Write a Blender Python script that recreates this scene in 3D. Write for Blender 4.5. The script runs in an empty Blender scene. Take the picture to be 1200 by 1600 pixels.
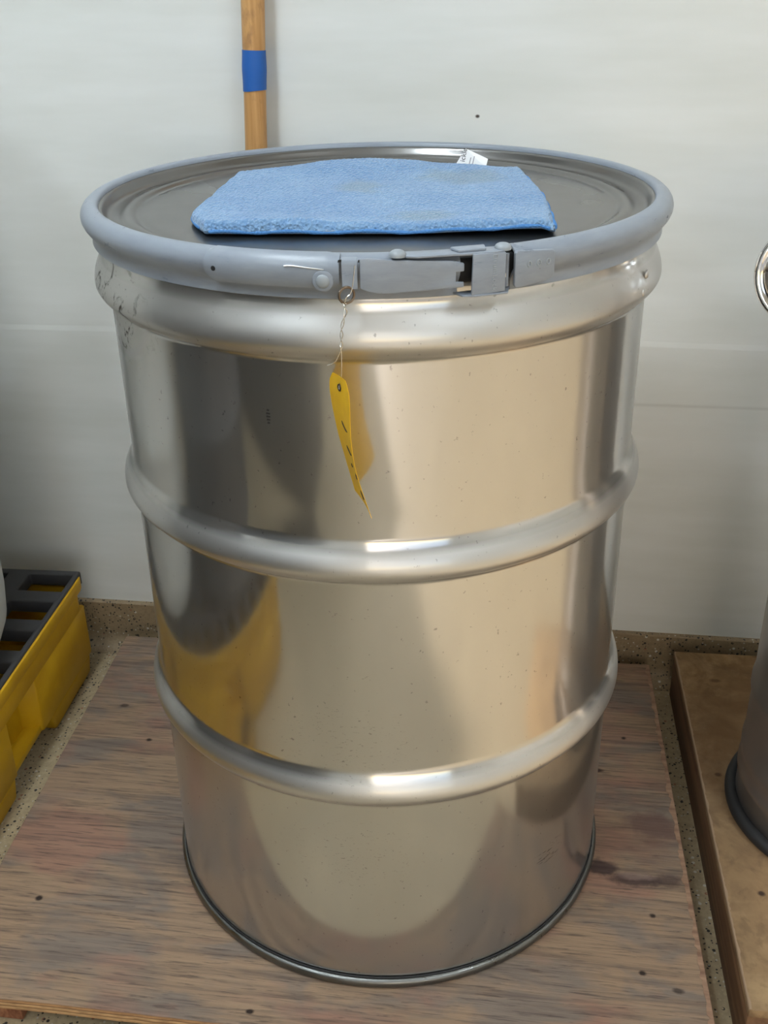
import bpy, bmesh, math, random
from mathutils import Vector, Matrix, noise
random.seed(7)
C = bpy.context.scene.collection
scn = bpy.context.scene

# ------------------------------------------------------------------ camera
cam_d = bpy.data.cameras.new('camera'); cam = bpy.data.objects.new('camera', cam_d); C.objects.link(cam)
CX, CY, CZ, YAW, PITCH, ROLL = 0.16722, -1.14085, 1.09351, -0.14435, 0.48088, -0.01901
cam_d.sensor_fit = 'VERTICAL'; cam_d.sensor_height = 24.0; cam_d.lens = 24.0*1656.81/1600
cam_d.clip_start = 0.02; cam_d.clip_end = 200
_fw = Vector((math.sin(YAW)*math.cos(PITCH), math.cos(YAW)*math.cos(PITCH), -math.sin(PITCH)))
_rt = Vector((math.cos(YAW), -math.sin(YAW), 0)); _up = _rt.cross(_fw)
_r2 = math.cos(ROLL)*_rt + math.sin(ROLL)*_up; _u2 = -math.sin(ROLL)*_rt + math.cos(ROLL)*_up
cam.matrix_world = Matrix(((_r2.x, _u2.x, -_fw.x, CX), (_r2.y, _u2.y, -_fw.y, CY), (_r2.z, _u2.z, -_fw.z, CZ), (0, 0, 0, 1)))
scn.camera = cam

# ------------------------------------------------------------------ sky, sun, exposure
w = bpy.data.worlds.new('sky'); scn.world = w; w.use_nodes = True
wn = w.node_tree.nodes; wl = w.node_tree.links
sky = wn.new('ShaderNodeTexSky'); sky.sky_type = 'NISHITA'; sky.sun_disc = False
SUN_EL, SUN_DIR = math.radians(26), Vector((-0.10, -1.0, 0)).normalized()
sky.sun_elevation = SUN_EL; sky.sun_rotation = math.atan2(SUN_DIR.x, SUN_DIR.y)
bg = [n for n in wn if n.type == 'BACKGROUND'][0]
wl.new(sky.outputs[0], bg.inputs[0]); bg.inputs[1].default_value = 0.12
sd = bpy.data.lights.new('sun', 'SUN'); sun = bpy.data.objects.new('sun', sd); C.objects.link(sun)
sd.energy = 5.3; sd.angle = math.radians(2.5); sd.color = (1.0, 0.965, 0.945)
_to = (SUN_DIR*math.cos(SUN_EL) + Vector((0, 0, math.sin(SUN_EL))))
sun.rotation_euler = _to.to_track_quat('Z', 'Y').to_euler()
FLOOR = -0.056; CEIL = 2.55
RX0, RX1, RY0, RY1 = -2.9, 3.1, -4.2, 0.455
DX0, DX1, DZ1 = 0.15, 2.90, 2.28                      # open roller door in the wall behind the camera
pd = bpy.data.lights.new('door_portal', 'AREA'); po = bpy.data.objects.new('door_portal', pd); C.objects.link(po)
pd.shape = 'RECTANGLE'; pd.size = DX1-DX0; pd.size_y = DZ1-FLOOR; pd.cycles.is_portal = True
po.location = ((DX0+DX1)/2, RY0-0.02, (FLOOR+DZ1)/2); po.rotation_euler = (math.radians(90), 0, 0)
scn.view_settings.view_transform = 'Standard'; scn.view_settings.look = 'None'
scn.view_settings.gamma = 1.0; scn.view_settings.use_curve_mapping = False
scn.view_settings.exposure = 0.84
scn.cycles.max_bounces = 6; scn.cycles.diffuse_bounces = 3; scn.cycles.glossy_bounces = 3

# ------------------------------------------------------------------ helpers
def tag(o, label=None, cat=None, group=None, kind=None):
    if label: o['label'] = label
    if cat: o['category'] = cat
    if group: o['group'] = group
    if kind: o['kind'] = kind
    return o
def obj(name, verts, faces, mat, parent=None, smooth=True, sharp=None):
    me = bpy.data.meshes.new(name); me.from_pydata([tuple(v) for v in verts], [], faces); me.validate()
    return finish(name, me, mat, parent, smooth, sharp)
def finish(name, me, mat, parent=None, smooth=True, sharp=None):
    bm = bmesh.new(); bm.from_mesh(me); bmesh.ops.recalc_face_normals(bm, faces=bm.faces); bm.to_mesh(me); bm.free()
    if mat: me.materials.append(mat.m)
    if smooth:
        me.polygons.foreach_set('use_smooth', [True]*len(me.polygons))
        if sharp: me.set_sharp_from_angle(angle=math.radians(sharp))
    o = bpy.data.objects.new(name, me); C.objects.link(o)
    if parent: o.parent = parent; o.matrix_parent_inverse = parent.matrix_world.inverted()
    return o
def obm(name, bm, mat, parent=None, smooth=True, sharp=35):
    me = bpy.data.meshes.new(name); bm.to_mesh(me); bm.free()
    return finish(name, me, mat, parent, smooth, sharp)
def empty(name, loc):
    o = bpy.data.objects.new(name, None); C.objects.link(o); o.location = loc; o.empty_display_size = 0.05
    o.matrix_world = Matrix.Translation(loc); return o
def box(bm, x0, x1, y0, y1, z0, z1, bev=0.0, seg=2):
    t = bmesh.new(); bmesh.ops.create_cube(t, size=1)
    for v in t.verts: v.co = Vector((x0+(v.co.x+.5)*(x1-x0), y0+(v.co.y+.5)*(y1-y0), z0+(v.co.z+.5)*(z1-z0)))
    if bev: bmesh.ops.bevel(t, geom=list(t.edges), offset=bev, segments=seg, profile=.5, affect='EDGES')
    join(bm, t)
def join(bm, t):
    me = bpy.data.meshes.new('tmp'); t.to_mesh(me); t.free(); bm.from_mesh(me); bpy.data.meshes.remove(me)
def prism(bm, poly, z0, z1, bev=0.0, seg=2, xf=None):
    t = bmesh.new(); a = [t.verts.new((x, y, z0)) for x, y in poly]; b = [t.verts.new((x, y, z1)) for x, y in poly]
    n = len(poly); t.faces.new(a[::-1]); t.faces.new(b)
    for i in range(n): t.faces.new((a[i], a[(i+1) % n], b[(i+1) % n], b[i]))
    bmesh.ops.recalc_face_normals(t, faces=t.faces)
    if bev: bmesh.ops.bevel(t, geom=list(t.edges), offset=bev, segments=seg, profile=.5, affect='EDGES')
    if xf is not None: bmesh.ops.transform(t, matrix=xf, verts=t.verts)
    join(bm, t)
def lathe(prof, seg=160, closed=False, ctr=(0, 0), a0=0.0, a1=360.0):
    """prof: (r, z) points; azimuth phi with x = r sin, y = -r cos."""
    full = abs(a1-a0-360) < 1e-6; n = seg if full else seg+1; V = []; F = []
    for i in range(n):
        a = math.radians(a0+(a1-a0)*i/seg); s, c = math.sin(a), math.cos(a)
        for r, z in prof: V.append((ctr[0]+r*s, ctr[1]-r*c, z))
    m = len(prof)
    for i in range(seg):
        i2 = (i+1) % n
        for j in range(m if closed else m-1):
            j2 = (j+1) % m; F.append((i*m+j, i2*m+j, i2*m+j2, i*m+j2))
    if closed and not full: F.append(tuple(range(m))); F.append(tuple(range((n-1)*m, n*m))[::-1])
    return V, F
def tube(bm, pts, rad, seg=10, closed=False):
    pts = [Vector(p) for p in pts]; n = len(pts); rings = []
    prev = None
    for i, p in enumerate(pts):
        if closed: t = pts[(i+1) % n]-pts[i-1]
        else: t = pts[min(i+1, n-1)]-pts[max(i-1, 0)]
        t.normalize()
        if prev is None:
            u = t.cross(Vector((0, 0, 1)) if abs(t.z) < .9 else Vector((1, 0, 0))).normalized()
        else:
            u = (prev-t*prev.dot(t)).normalized()
        prev = u; v = t.cross(u); r = rad[i] if isinstance(rad, (list, tuple)) else rad
        rings.append([bm.verts.new(p+r*(math.cos(2*math.pi*k/seg)*u+math.sin(2*math.pi*k/seg)*v)) for k in range(seg)])
    for i in range(n if closed else n-1):
        a, b = rings[i], rings[(i+1) % n]
        for k in range(seg): bm.faces.new((a[k], a[(k+1) % seg], b[(k+1) % seg], b[k]))
    if not closed: bm.faces.new(rings[0][::-1]); bm.faces.new(rings[-1])
def spline(P, n):
    P = [Vector(p) for p in P]; out = []
    for i in range(len(P)-1):
        p0, p1, p2, p3 = P[max(i-1, 0)], P[i], P[i+1], P[min(i+2, len(P)-1)]
        for k in range(n):
            t = k/n; out.append(.5*((2*p1)+(p2-p0)*t+(2*p0-5*p1+4*p2-p3)*t*t+(3*p1-p0-3*p2+p3)*t**3))
    out.append(P[-1]); return out
def sstep(a, b, x):
    t = max(0, min(1, (x-a)/(b-a))); return t*t*(3-2*t)
def s2l(*c): return tuple(((v/255)/12.92 if v/255 <= .04045 else ((v/255+.055)/1.055)**2.4) for v in c)

# ------------------------------------------------------------------ materials
class Mat:
    def __init__(s, name, col=(.5, .5, .5), rough=.5, metal=0.0, spec=.5):
        s.m = bpy.data.materials.new(name); s.m.use_nodes = True; s.nt = s.m.node_tree; s.N = s.nt.nodes; s.L = s.nt.links
        s.b = s.N['Principled BSDF']; s.set('Base Color', (*col, 1)); s.set('Roughness', rough); s.set('Metallic', metal); s.set('Specular IOR Level', spec)
        s.tc = s.N.new('ShaderNodeTexCoord')
    def set(s, k, v):
        if isinstance(v, bpy.types.NodeSocket): s.L.new(v, s.b.inputs[k])
        else: s.b.inputs[k].default_value = v
    def _in(s, sock, v):
        if isinstance(v, bpy.types.NodeSocket): s.L.new(v, sock)
        elif v is not None: sock.default_value = v
    def co(s, scale=(1, 1, 1), loc=(0, 0, 0), rot=(0, 0, 0)):
        mp = s.N.new('ShaderNodeMapping'); s.L.new(s.tc.outputs['Object'], mp.inputs[0])
        mp.inputs['Scale'].default_value = scale; mp.inputs['Location'].default_value = loc; mp.inputs['Rotation'].default_value = rot
        return mp.outputs[0]
    def noise(s, co, scale=5, detail=4, rough=.55, dist=0.0):
        n = s.N.new('ShaderNodeTexNoise'); s._in(n.inputs['Vector'], co); n.inputs['Scale'].default_value = scale
        n.inputs['Detail'].default_value = detail; n.inputs['Roughness'].default_value = rough; n.inputs['Distortion'].default_value = dist
        return n.outputs[0]
    def voro(s, co, scale=5, feat='F1', out='Distance'):
        n = s.N.new('ShaderNodeTexVoronoi'); n.feature = feat; s._in(n.inputs['Vector'], co); n.inputs['Scale'].default_value = scale
        return n.outputs[out]
    def wave(s, co, scale=5, dist=0, detail=2, direction='X'):
        n = s.N.new('ShaderNodeTexWave'); n.bands_direction = direction; s._in(n.inputs['Vector'], co); n.inputs['Scale'].default_value = scale
        n.inputs['Distortion'].default_value = dist; n.inputs['Detail'].default_value = detail; return n.outputs['Fac']
    def ramp(s, f, stops, interp='LINEAR'):
        r = s.N.new('ShaderNodeValToRGB'); s._in(r.inputs[0], f); e = r.color_ramp.elements; r.color_ramp.interpolation = interp
        while len(e) > len(stops): e.remove(e[-1])
        while len(e) < len(stops): e.new(.5)
        for k, (p, c) in zip(e, stops):
            k.position = p; k.color = (c, c, c, 1) if isinstance(c, (int, float)) else (*c, 1)
        return r.outputs[0]
    def mix(s, f, a, b, mode='MIX'):
        n = s.N.new('ShaderNodeMix'); n.data_type = 'RGBA'; n.blend_type = mode
        s._in(n.inputs[0], f)
        for k, v in ((6, a), (7, b)):
            if isinstance(v, tuple): v = (*v, 1) if len(v) == 3 else v
            s._in(n.inputs[k], v)
        return n.outputs[2]
    def math(s, op, a, b=None, c=None):
        n = s.N.new('ShaderNodeMath'); n.operation = op
        for i, v in enumerate((a, b, c)): s._in(n.inputs[i], v)
        return n.outputs[0]
    def sep(s, co):
        n = s.N.new('ShaderNodeSeparateXYZ'); s.L.new(co, n.inputs[0]); return n.outputs
    def bump(s, h, strength=.3, dist=.002):
        n = s.N.new('ShaderNodeBump'); s._in(n.inputs['Height'], h); n.inputs['Strength'].default_value = strength; n.inputs['Distance'].default_value = dist
        s.L.new(n.outputs[0], s.b.inputs['Normal']); return n
    def blob(s, x, y, z, rx, ry, rz, warp=None):
        """soft mask: 1 inside an ellipsoid, 0 outside; optional noise-warped outline"""
        co = s.co((1/rx, 1/ry, 1/rz), (-x/rx, -y/ry, -z/rz))
        n = s.N.new('ShaderNodeVectorMath'); n.operation = 'LENGTH'; s.L.new(co, n.inputs[0]); d = n.outputs['Value']
        if warp is not None: d = s.math('ADD', d, s.math('MULTIPLY', s.math('SUBTRACT', warp, .5), 1.6))
        return s.ramp(d, [(.45, 1.0), (1.0, 0.0)])

# stainless steel of the drum: a mirror-like lobe under a scuffed, hazy one
def steel(name, base=(.60, .592, .582), r0=.09, r1=.14, wav=.05, haze=.31, hr=.45):
    m = Mat(name, base, .15, 1.0)
    c = m.co(); n1 = m.noise(m.co((1, 1, .45)), 8, 3, .5); n3 = m.noise(c, 190, 2, .6)
    m.set('Roughness', m.ramp(n1, [(.25, r0), (.75, r1)]))
    sp = m.ramp(n3, [(.25, .6), (.31, 1.0)])
    m.set('Base Color', m.mix(1.0, base, sp, 'MULTIPLY'))
    bn = m.bump(m.noise(c, 4.5, 1, .4), wav, .012)
    m.h = m.N.new('ShaderNodeBsdfPrincipled'); m.h.inputs['Metallic'].default_value = 1.0; m.h.inputs['Roughness'].default_value = hr
    m.h.inputs['Base Color'].default_value = (*base, 1)
    mx = m.N.new('ShaderNodeMixShader'); m.L.new(m.b.outputs[0], mx.inputs[1]); m.L.new(m.h.outputs[0], mx.inputs[2])
    m.L.new(m.ramp(n1, [(.25, haze*.88), (.75, min(1, haze*1.14))]), mx.inputs[0]); m.mx = mx
    m.L.new(mx.outputs[0], m.N['Material Output'].inputs[0])
    return m
M_body = steel('brushed_stainless')
# grime patch high on the left shoulder, scuffs low on the right
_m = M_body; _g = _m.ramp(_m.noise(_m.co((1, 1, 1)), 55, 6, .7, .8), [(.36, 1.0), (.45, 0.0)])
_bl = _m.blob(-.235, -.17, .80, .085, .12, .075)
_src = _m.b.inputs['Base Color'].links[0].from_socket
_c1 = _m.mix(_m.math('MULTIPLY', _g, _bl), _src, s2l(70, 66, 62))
_sc = _m.ramp(_m.noise(_m.co((8, 8, 60), rot=(0, .5, .3)), 6, 3, .6), [(.36, 1.0), (.42, 0.0)])
_c2 = _m.mix(_m.math('MULTIPLY', _sc, _m.blob(.222, -.185, .14, .03, .03, .022)), _c1, s2l(95, 88, 82))
_pit = _m.ramp(_m.noise(_m.co((20, 20, 70)), 9, 3, .6), [(.30, 1.0), (.36, 0.0)])
_c3 = _m.mix(_m.math('MULTIPLY', _m.math('MULTIPLY', _pit, _m.blob(-.01, -.28, .36, .09, .1, .07)), .6), _c2, s2l(95, 85, 74))
_c4 = _m.mix(_m.math('MULTIPLY', _m.math('MULTIPLY', _pit, _m.blob(.0, -.28, .21, .1, .1, .06)), .6), _c3, s2l(95, 85, 74))
_m.set('Base Color', _c4)
_rs = _m.b.inputs['Roughness'].links[0].from_socket
_xy = _m.N.new('ShaderNodeVectorMath'); _xy.operation = 'LENGTH'; _m.L.new(_m.co((1, 1, 0)), _xy.inputs[0])
_hoop = _m.ramp(_m.math('MULTIPLY', _m.math('SUBTRACT', _xy.outputs['Value'], .2865), 80.0), [(.10, 0.0), (.55, 1.0)])   # scuffed rolling hoops
_hz = _m.mx.inputs[0].links[0].from_socket
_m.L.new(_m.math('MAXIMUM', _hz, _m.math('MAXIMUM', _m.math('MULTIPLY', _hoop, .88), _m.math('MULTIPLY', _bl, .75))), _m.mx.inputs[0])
_m.L.new(_c4, _m.h.inputs['Base Color'])
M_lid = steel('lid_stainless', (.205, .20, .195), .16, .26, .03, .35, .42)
M_edge = Mat('chime_steel', (.20, .20, .19), .32, 1.0)
M_edge.set('Roughness', M_edge.ramp(M_edge.noise(M_edge.co(), 60, 4), [(.3, .25), (.7, .55)]))

M_ring = Mat('grey_paint', s2l(150, 155, 162), .32)
_n = M_ring.noise(M_ring.co((1, 1, 4)), 30, 5, .65, .3)
_sc2 = M_ring.ramp(M_ring.noise(M_ring.co((30, 30, 90)), 4, 4, .7), [(.27, 1.0), (.31, 0.0)])
M_ring.set('Base Color', M_ring.mix(_sc2, M_ring.mix(M_ring.ramp(_n, [(.35, 0.0), (.7, 1.0)]), s2l(130, 137, 148), s2l(142, 149, 159)), s2l(110, 110, 112)))
M_ring.set('Roughness', M_ring.ramp(_n, [(.3, .26), (.7, .40)]))
M_gasket = Mat('black_rubber', (.012, .012, .013), .6)
M_bright = Mat('bare_wire', (.72, .70, .66), .25, 1.0)
M_scr = Mat('bare_scratch', (.85, .85, .85), .3, 1.0)
M_rivet = Mat('rivet_paint', s2l(146, 152, 158), .35)
M_oldring = Mat('tarnished_wire', (.22, .17, .13), .35, 1.0)

# blue microfibre
M_cloth = Mat('blue_microfibre', s2l(98, 152, 214), .95, 0, .1)
_c = M_cloth.co(); _r = M_cloth.noise(M_cloth.co((1, .6, 1)), 190, 3, .7); _b = M_cloth.noise(_c, 14, 4, .6)
_col = M_cloth.mix(M_cloth.ramp(_b, [(.35, 0.0), (.65, 1.0)]), s2l(114, 150, 190), s2l(136, 168, 200))
_col = M_cloth.mix(M_cloth.ramp(_r, [(.35, .55), (.6, 0.0)]), _col, s2l(90, 130, 178))
_st = M_cloth.noise(_c, 22, 4, .6)
for _x, _y, _rx, _ry in ((.085, .07, .055, .045), (.06, -.135, .04, .03), (-.02, .0, .03, .05)):
    _col = M_cloth.mix(M_cloth.math('MULTIPLY', M_cloth.blob(_x, _y, .875, _rx, _ry, .1, _st), .42), _col, s2l(128, 142, 140))
M_cloth.set('Base Color', _col); M_cloth.set('Sheen Weight', .35); M_cloth.set('Sheen Roughness', .5)
M_cloth.bump(M_cloth.math('ADD', M_cloth.voro(M_cloth.co((1, .55, 1)), 360), _r), 1.0, .0024)
M_hem = Mat('blue_stitched_hem', s2l(88, 138, 196), .9, 0, .1)
M_hem.bump(M_hem.wave(M_hem.co((1, 1, 1), rot=(0, 0, .8)), 130, 1), .6, .0008)
M_label = Mat('white_label', (.86, .86, .87), .6)
M_ink = Mat('black_ink', (.02, .02, .025), .6)
M_inkg = Mat('grey_ink', (.35, .35, .38), .6)

M_card = Mat('yellow_card', s2l(243, 196, 12), .55)
M_card.set('Base Color', M_card.mix(M_card.ramp(M_card.noise(M_card.co(), 90, 3), [(.3, 0.0), (.7, 1.0)]), s2l(232, 178, 2), s2l(240, 188, 10)))
M_card.set('Subsurface Weight', .0)
M_yink = Mat('pen_ink', s2l(60, 40, 20), .6)
M_eyelet = Mat('eyelet', (.80, .78, .70), .4)

# weathered plywood: grain along x
def plywood(name, cols, dark, knots=(), sx=2.2, sy=46, rot=0.0, fine=.62):
    m = Mat(name, cols[0], .72, 0, .25)
    g = m.noise(m.co((sx, sy, 8), rot=(0, 0, rot)), 1.6, 6, .62, 1.5); g2 = m.noise(m.co((sx*5, sy*4, 8), rot=(0, 0, rot)), 1.5, 5, .65, .5)
    b = m.noise(m.co((1, 2.2, 1), rot=(0, 0, rot)), 5.5, 4, .6, .6); b2 = m.noise(m.co((1, 1.6, 1), (3, 5, 0)), 4.0, 4, .6)
    c = m.mix(m.ramp(b, [(.42, 0.0), (.55, 1.0)]), cols[0], cols[1])
    c = m.mix(m.ramp(b2, [(.50, 0.0), (.60, .9)]), c, cols[2])
    c = m.mix(m.ramp(g, [(.34, .60), (.54, 0.0)]), c, dark)
    c = m.mix(m.ramp(g, [(.56, 0.0), (.74, .25)]), c, tuple(min(1, v*1.45) for v in cols[1]))
    c = m.mix(m.ramp(g2, [(.36, fine), (.46, 0.0)]), c, tuple(v*.62 for v in dark))
    wn_ = m.noise(m.co((1, 1, 1)), 26, 4, .65)
    for (x, y, rx, ry, col, amt) in knots:
        c = m.mix(m.math('MULTIPLY', m.blob(x, y, 0, rx, ry, .2, wn_), amt), c, col)
    m.set('Base Color', c)
    m.set('Roughness', m.ramp(g, [(.3, .85), (.7, .62)]))
    m.bump(m.math('ADD', g, m.math('MULTIPLY', g2, .7)), .55, .0022)
    return m
PK = s2l(62, 47, 46)
KN = [(.375, .022, .045, .038, s2l(88, 66, 62), .75), (.30, -.066, .026, .016, PK, .9), (.34, -.082, .05, .013, PK, .85), (.385, -.078, .03, .014, PK, .7),
      (.345, -.075, .03, .008, s2l(140, 118, 108), .6), (.36, .0, .07, .08, s2l(120, 92, 78), .35),
      (-.439, -.207, .006, .005, s2l(40, 30, 25), 1), (-.40, .12, .006, .005, s2l(45, 34, 28), 1), (.345, .21, .006, .005, s2l(45, 34, 28), 1),
      (.30, .13, .015, .006, s2l(60, 42, 34), 1), (.36, -.14, .006, .005, s2l(45, 34, 28), 1), (.34, -.23, .006, .005, s2l(45, 34, 28), 1), (.38, -.25, .008, .005, s2l(50, 40, 33), .8),
      (-.12, -.34, .006, .004, s2l(45, 34, 28), 1), (-.30, .27, .008, .006, s2l(45, 34, 28), .8), (-.47, .2, .008, .005, s2l(60, 45, 36), .8), (-.25, -.12, .09, .03, s2l(92, 84, 80), .5)]
M_ply = plywood('weathered_plywood', [s2l(126, 111, 99), s2l(150, 124, 100), s2l(146, 110, 92)], s2l(92, 78, 69), KN)
M_plyedge = Mat('plywood_edge', s2l(190, 150, 105), .7, 0, .3)
_e = M_plyedge; _z = _e.sep(_e.co())[2]
_lay = _e.ramp(_e.math('MULTIPLY', _e.math('ADD', _z, .018), 1/.018), [(0, s2l(178, 134, 92)), (.22, s2l(206, 168, 120)), (.30, s2l(120, 84, 58)), (.40, s2l(196, 154, 108)), (.56, s2l(212, 174, 128)), (.62, s2l(116, 82, 56)), (.74, s2l(196, 150, 104)), (.95, s2l(150, 112, 84))])
_e.set('Base Color', _e.mix(_e.ramp(_e.noise(_e.co((60, 60, 200)), 1, 4), [(.35, .5), (.6, 0.0)]), _lay, s2l(110, 78, 54)))
M_ply2 = plywood('stained_plywood', [s2l(158, 130, 95), s2l(138, 111, 80), s2l(176, 144, 103)], s2l(108, 84, 62),
                 [(.49, -.12, .006, .005, s2l(60, 44, 34), 1), (.47, .10, .006, .005, s2l(60, 44, 34), 1), (.50, .33, .01, .005, s2l(60, 44, 34), .8), (.56, .25, .2, .25, s2l(104, 72, 40), .6)], 6, 5.0, fine=.3)
M_lumber = Mat('brown_lumber', s2l(132, 92, 62), .6, 0, .3)
_l = M_lumber; _gr = _l.noise(_l.co((40, 2, 40)), 1.5, 5, .6, .6)
_l.set('Base Color', _l.mix(_l.ramp(_gr, [(.35, 0.0), (.65, 1.0)]), s2l(86, 60, 42), s2l(122, 90, 64))); _l.bump(_gr, .3, .002)
M_runner = Mat('runner_wood', s2l(142, 92, 66), .65, 0, .3)
_l = M_runner; _gr = _l.noise(_l.co((50, 2, 40)), 1.5, 5, .6, .6)
_l.set('Base Color', _l.mix(_l.ramp(_gr, [(.35, 0.0), (.65, 1.0)]), s2l(112, 66, 46), s2l(160, 110, 80)))
M_stick = Mat('pale_handle_wood', s2l(200, 150, 92), .5, 0, .4)
_l = M_stick; _gr = _l.noise(_l.co((90, 90, 3)), 1.2, 5, .6, .5); _gs = _l.noise(_l.co((1, 1, .5)), 40, 4, .6)
_sc3 = _l.mix(_l.ramp(_gr, [(.35, 0.0), (.65, 1.0)]), s2l(178, 128, 74), s2l(208, 160, 104))
_l.set('Base Color', _l.mix(_l.ramp(_gs, [(.30, .6), (.42, 0.0)]), _sc3, s2l(140, 98, 64)))
M_tape = Mat('blue_tape', s2l(28, 92, 172), .55)

# speckled floor and cove
def terrazzo(name, base):
    m = Mat(name, base, .55, 0, .4); c = m.co()
    n = m.noise(c, 7, 4, .6); col = m.mix(m.ramp(n, [(.3, 0.0), (.7, 1.0)]), tuple(v*.86 for v in base), tuple(v*1.12 for v in base))
    col = m.mix(m.ramp(m.noise(c, 120, 3, .7), [(.35, .5), (.6, 0.0)]), col, tuple(v*.62 for v in base))
    for sc, th, stops in ((100, .20, [(0, (.03, .026, .022)), (.44, (.60, .56, .48)), (.56, (.30, .14, .08)), (.62, base)]), (190, .25, [(0, (.045, .038, .03)), (.36, (.5, .46, .38)), (.5, base)])):
        n_ = m.N.new('ShaderNodeTexVoronoi'); m.L.new(c, n_.inputs['Vector']); n_.inputs['Scale'].default_value = sc
        chip = m.ramp(m.sep(n_.outputs['Color'])[0], stops, 'CONSTANT')
        col = m.mix(m.ramp(n_.outputs['Distance'], [(th, 1.0), (th+.06, 0.0)]), col, chip)
    m.set('Base Color', col); m.set('Roughness', .5)
    return m
M_floor = terrazzo('speckled_floor', s2l(178, 159, 127))
M_cove = terrazzo('speckled_cove', s2l(150, 130, 102))

M_wall = Mat('white_wall', s2l(222, 223, 220), .6, 0, .3)
_m = M_wall; _c = _m.co(); _z = _m.sep(_c)[2]
_n = _m.noise(_m.co((1, 1, 6)), 3.0, 3, .6)
_wc = _m.mix(_m.ramp(_n, [(.3, 0.0), (.7, 1.0)]), s2l(216, 217, 213), s2l(226, 227, 225))
_wz = _m.math('ADD', _z, _m.math('MULTIPLY', _n, .008))
_wc = _m.mix(_m.math('MULTIPLY', _m.ramp(_wz, [(.4678, 0.0), (.4688, .3), (.4696, .3), (.4708, 0.0)]), _m.ramp(_m.sep(_c)[0], [(.2, 0.0), (.34, 1.0)])), _wc, s2l(160, 158, 152))
_wc = _m.mix(_m.blob(.080, .455, .893, .004, .05, .003), _wc, s2l(70, 60, 55))
_m.set('Base Color', _wc)
M_wallside = Mat('white_side_wall', s2l(222, 222, 218), .7, 0, .3)
M_ceil = Mat('white_ceiling', s2l(215, 217, 216), .8, 0, .2)
M_conc = Mat('outdoor_asphalt', s2l(120, 117, 112), .85, 0, .2)
M_dark = Mat('dark_grey_enamel', s2l(72, 72, 74), .45)
M_lamp = Mat('lamp_tube', (1, 1, 1), .5); M_lamp.set('Emission Color', (.82, .93, 1.0, 1)); M_lamp.set('Emission Strength', 20.0)
M_lampcase = Mat('lamp_case', (.8, .8, .8), .5)

M_yel = Mat('yellow_poly', s2l(226, 178, 24), .5, 0, .4)
_n = M_yel.noise(M_yel.co(), 12, 4, .6)
M_yel.set('Base Color', M_yel.mix(M_yel.ramp(_n, [(.35, 0.0), (.65, 1.0)]), s2l(200, 152, 14), s2l(214, 166, 22)))
M_yel.bump(M_yel.noise(M_yel.co(), 260, 2), .15, .001)
M_blk = Mat('black_poly', s2l(62, 60, 60), .6, 0, .4)
M_poly = Mat('white_poly', s2l(212, 214, 210), .5, 0, .4)
M_dgrey = Mat('dark_drum_paint', s2l(82, 82, 84), .42)
M_rdrum = steel('dull_steel', (.45, .42, .40), .18, .28, .04, .5, .5)
M_chrome = Mat('chrome', (.82, .82, .82), .06, 1.0)

# ------------------------------------------------------------------ the room
def struct(o): o['kind'] = 'structure'; return o
bm = bmesh.new(); box(bm, RX0-.1, RX1+.1, RY0-.1, RY1+.1, FLOOR-.1, FLOOR); struct(obm('floor', bm, M_floor, smooth=False))
bm = bmesh.new(); box(bm, RX0-.1, RX1+.1, RY0-.1, RY1+.1, CEIL, CEIL+.1); struct(obm('ceiling', bm, M_ceil, smooth=False))
# back wall: upper face, and a lower board standing a hair proud of it with a slightly wavy joint
NW = 60; V = []; F = []
for k in range(NW+1):
    x = RX0+(RX1-RX0)*k/NW; wv = .004*noise.noise(Vector((x*3, 0, 0))); y = RY1
    for yy, z in ((y+.1, FLOOR), (y, FLOOR), (y, .560+wv), (y+.0009, .5685+wv), (y+.0009, CEIL), (y+.1, CEIL)): V.append((x, yy, z))
for k in range(NW):
    for j in range(6): F.append((k*6+j, k*6+(j+1) % 6, (k+1)*6+(j+1) % 6, (k+1)*6+j))
F += [tuple(range(6)), tuple(range(NW*6, NW*6+6))[::-1]]
struct(obj('wall_back', V, F, M_wall, smooth=False))
bm = bmesh.new(); box(bm, RX0-.1, RX0, RY0-.1, RY1+.1, FLOOR, CEIL); struct(obm('wall_left', bm, M_wallside, smooth=False))
bm = bmesh.new(); box(bm, RX1, RX1+.1, RY0-.1, RY1+.1, FLOOR, CEIL); struct(obm('wall_right', bm, M_wallside, smooth=False))
bm = bmesh.new()
box(bm, RX0, DX0, RY0-.1, RY0, FLOOR, CEIL); box(bm, DX1, RX1, RY0-.1, RY0, FLOOR, CEIL); box(bm, DX0, DX1, RY0-.1, RY0, DZ1, CEIL)
struct(obm('wall_front', bm, M_wallside, smooth=False))
bm = bmesh.new(); box(bm, -14, 16, -30, RY0-.1, FLOOR-.16, FLOOR-.06); struct(obm('ground_outside', bm, M_conc, smooth=False))
# terrazzo cove at the wall foot
CT = 0.040
prof = [(RY1, CT), (RY1-.008, CT), (RY1-.010, CT-.002)]
for k in range(9):
    a = math.pi/2*k/8; prof.append((RY1-.010-.030*(1-math.cos(a)), FLOOR+.0305-.030*math.sin(a)))
prof += [(RY1-.040, FLOOR+.0003), (RY1, FLOOR+.0003)]
V = [(RX0+.001, y, z) for y, z in prof]+[(RX1-.001, y, z) for y, z in prof]; n = len(prof)
F = [(i, (i+1) % n, n+(i+1) % n, n+i) for i in range(n)]+[tuple(range(n)), tuple(range(n, 2*n))[::-1]]
struct(obj('baseboard_back', V, F, M_cove, smooth=True, sharp=40))

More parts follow.
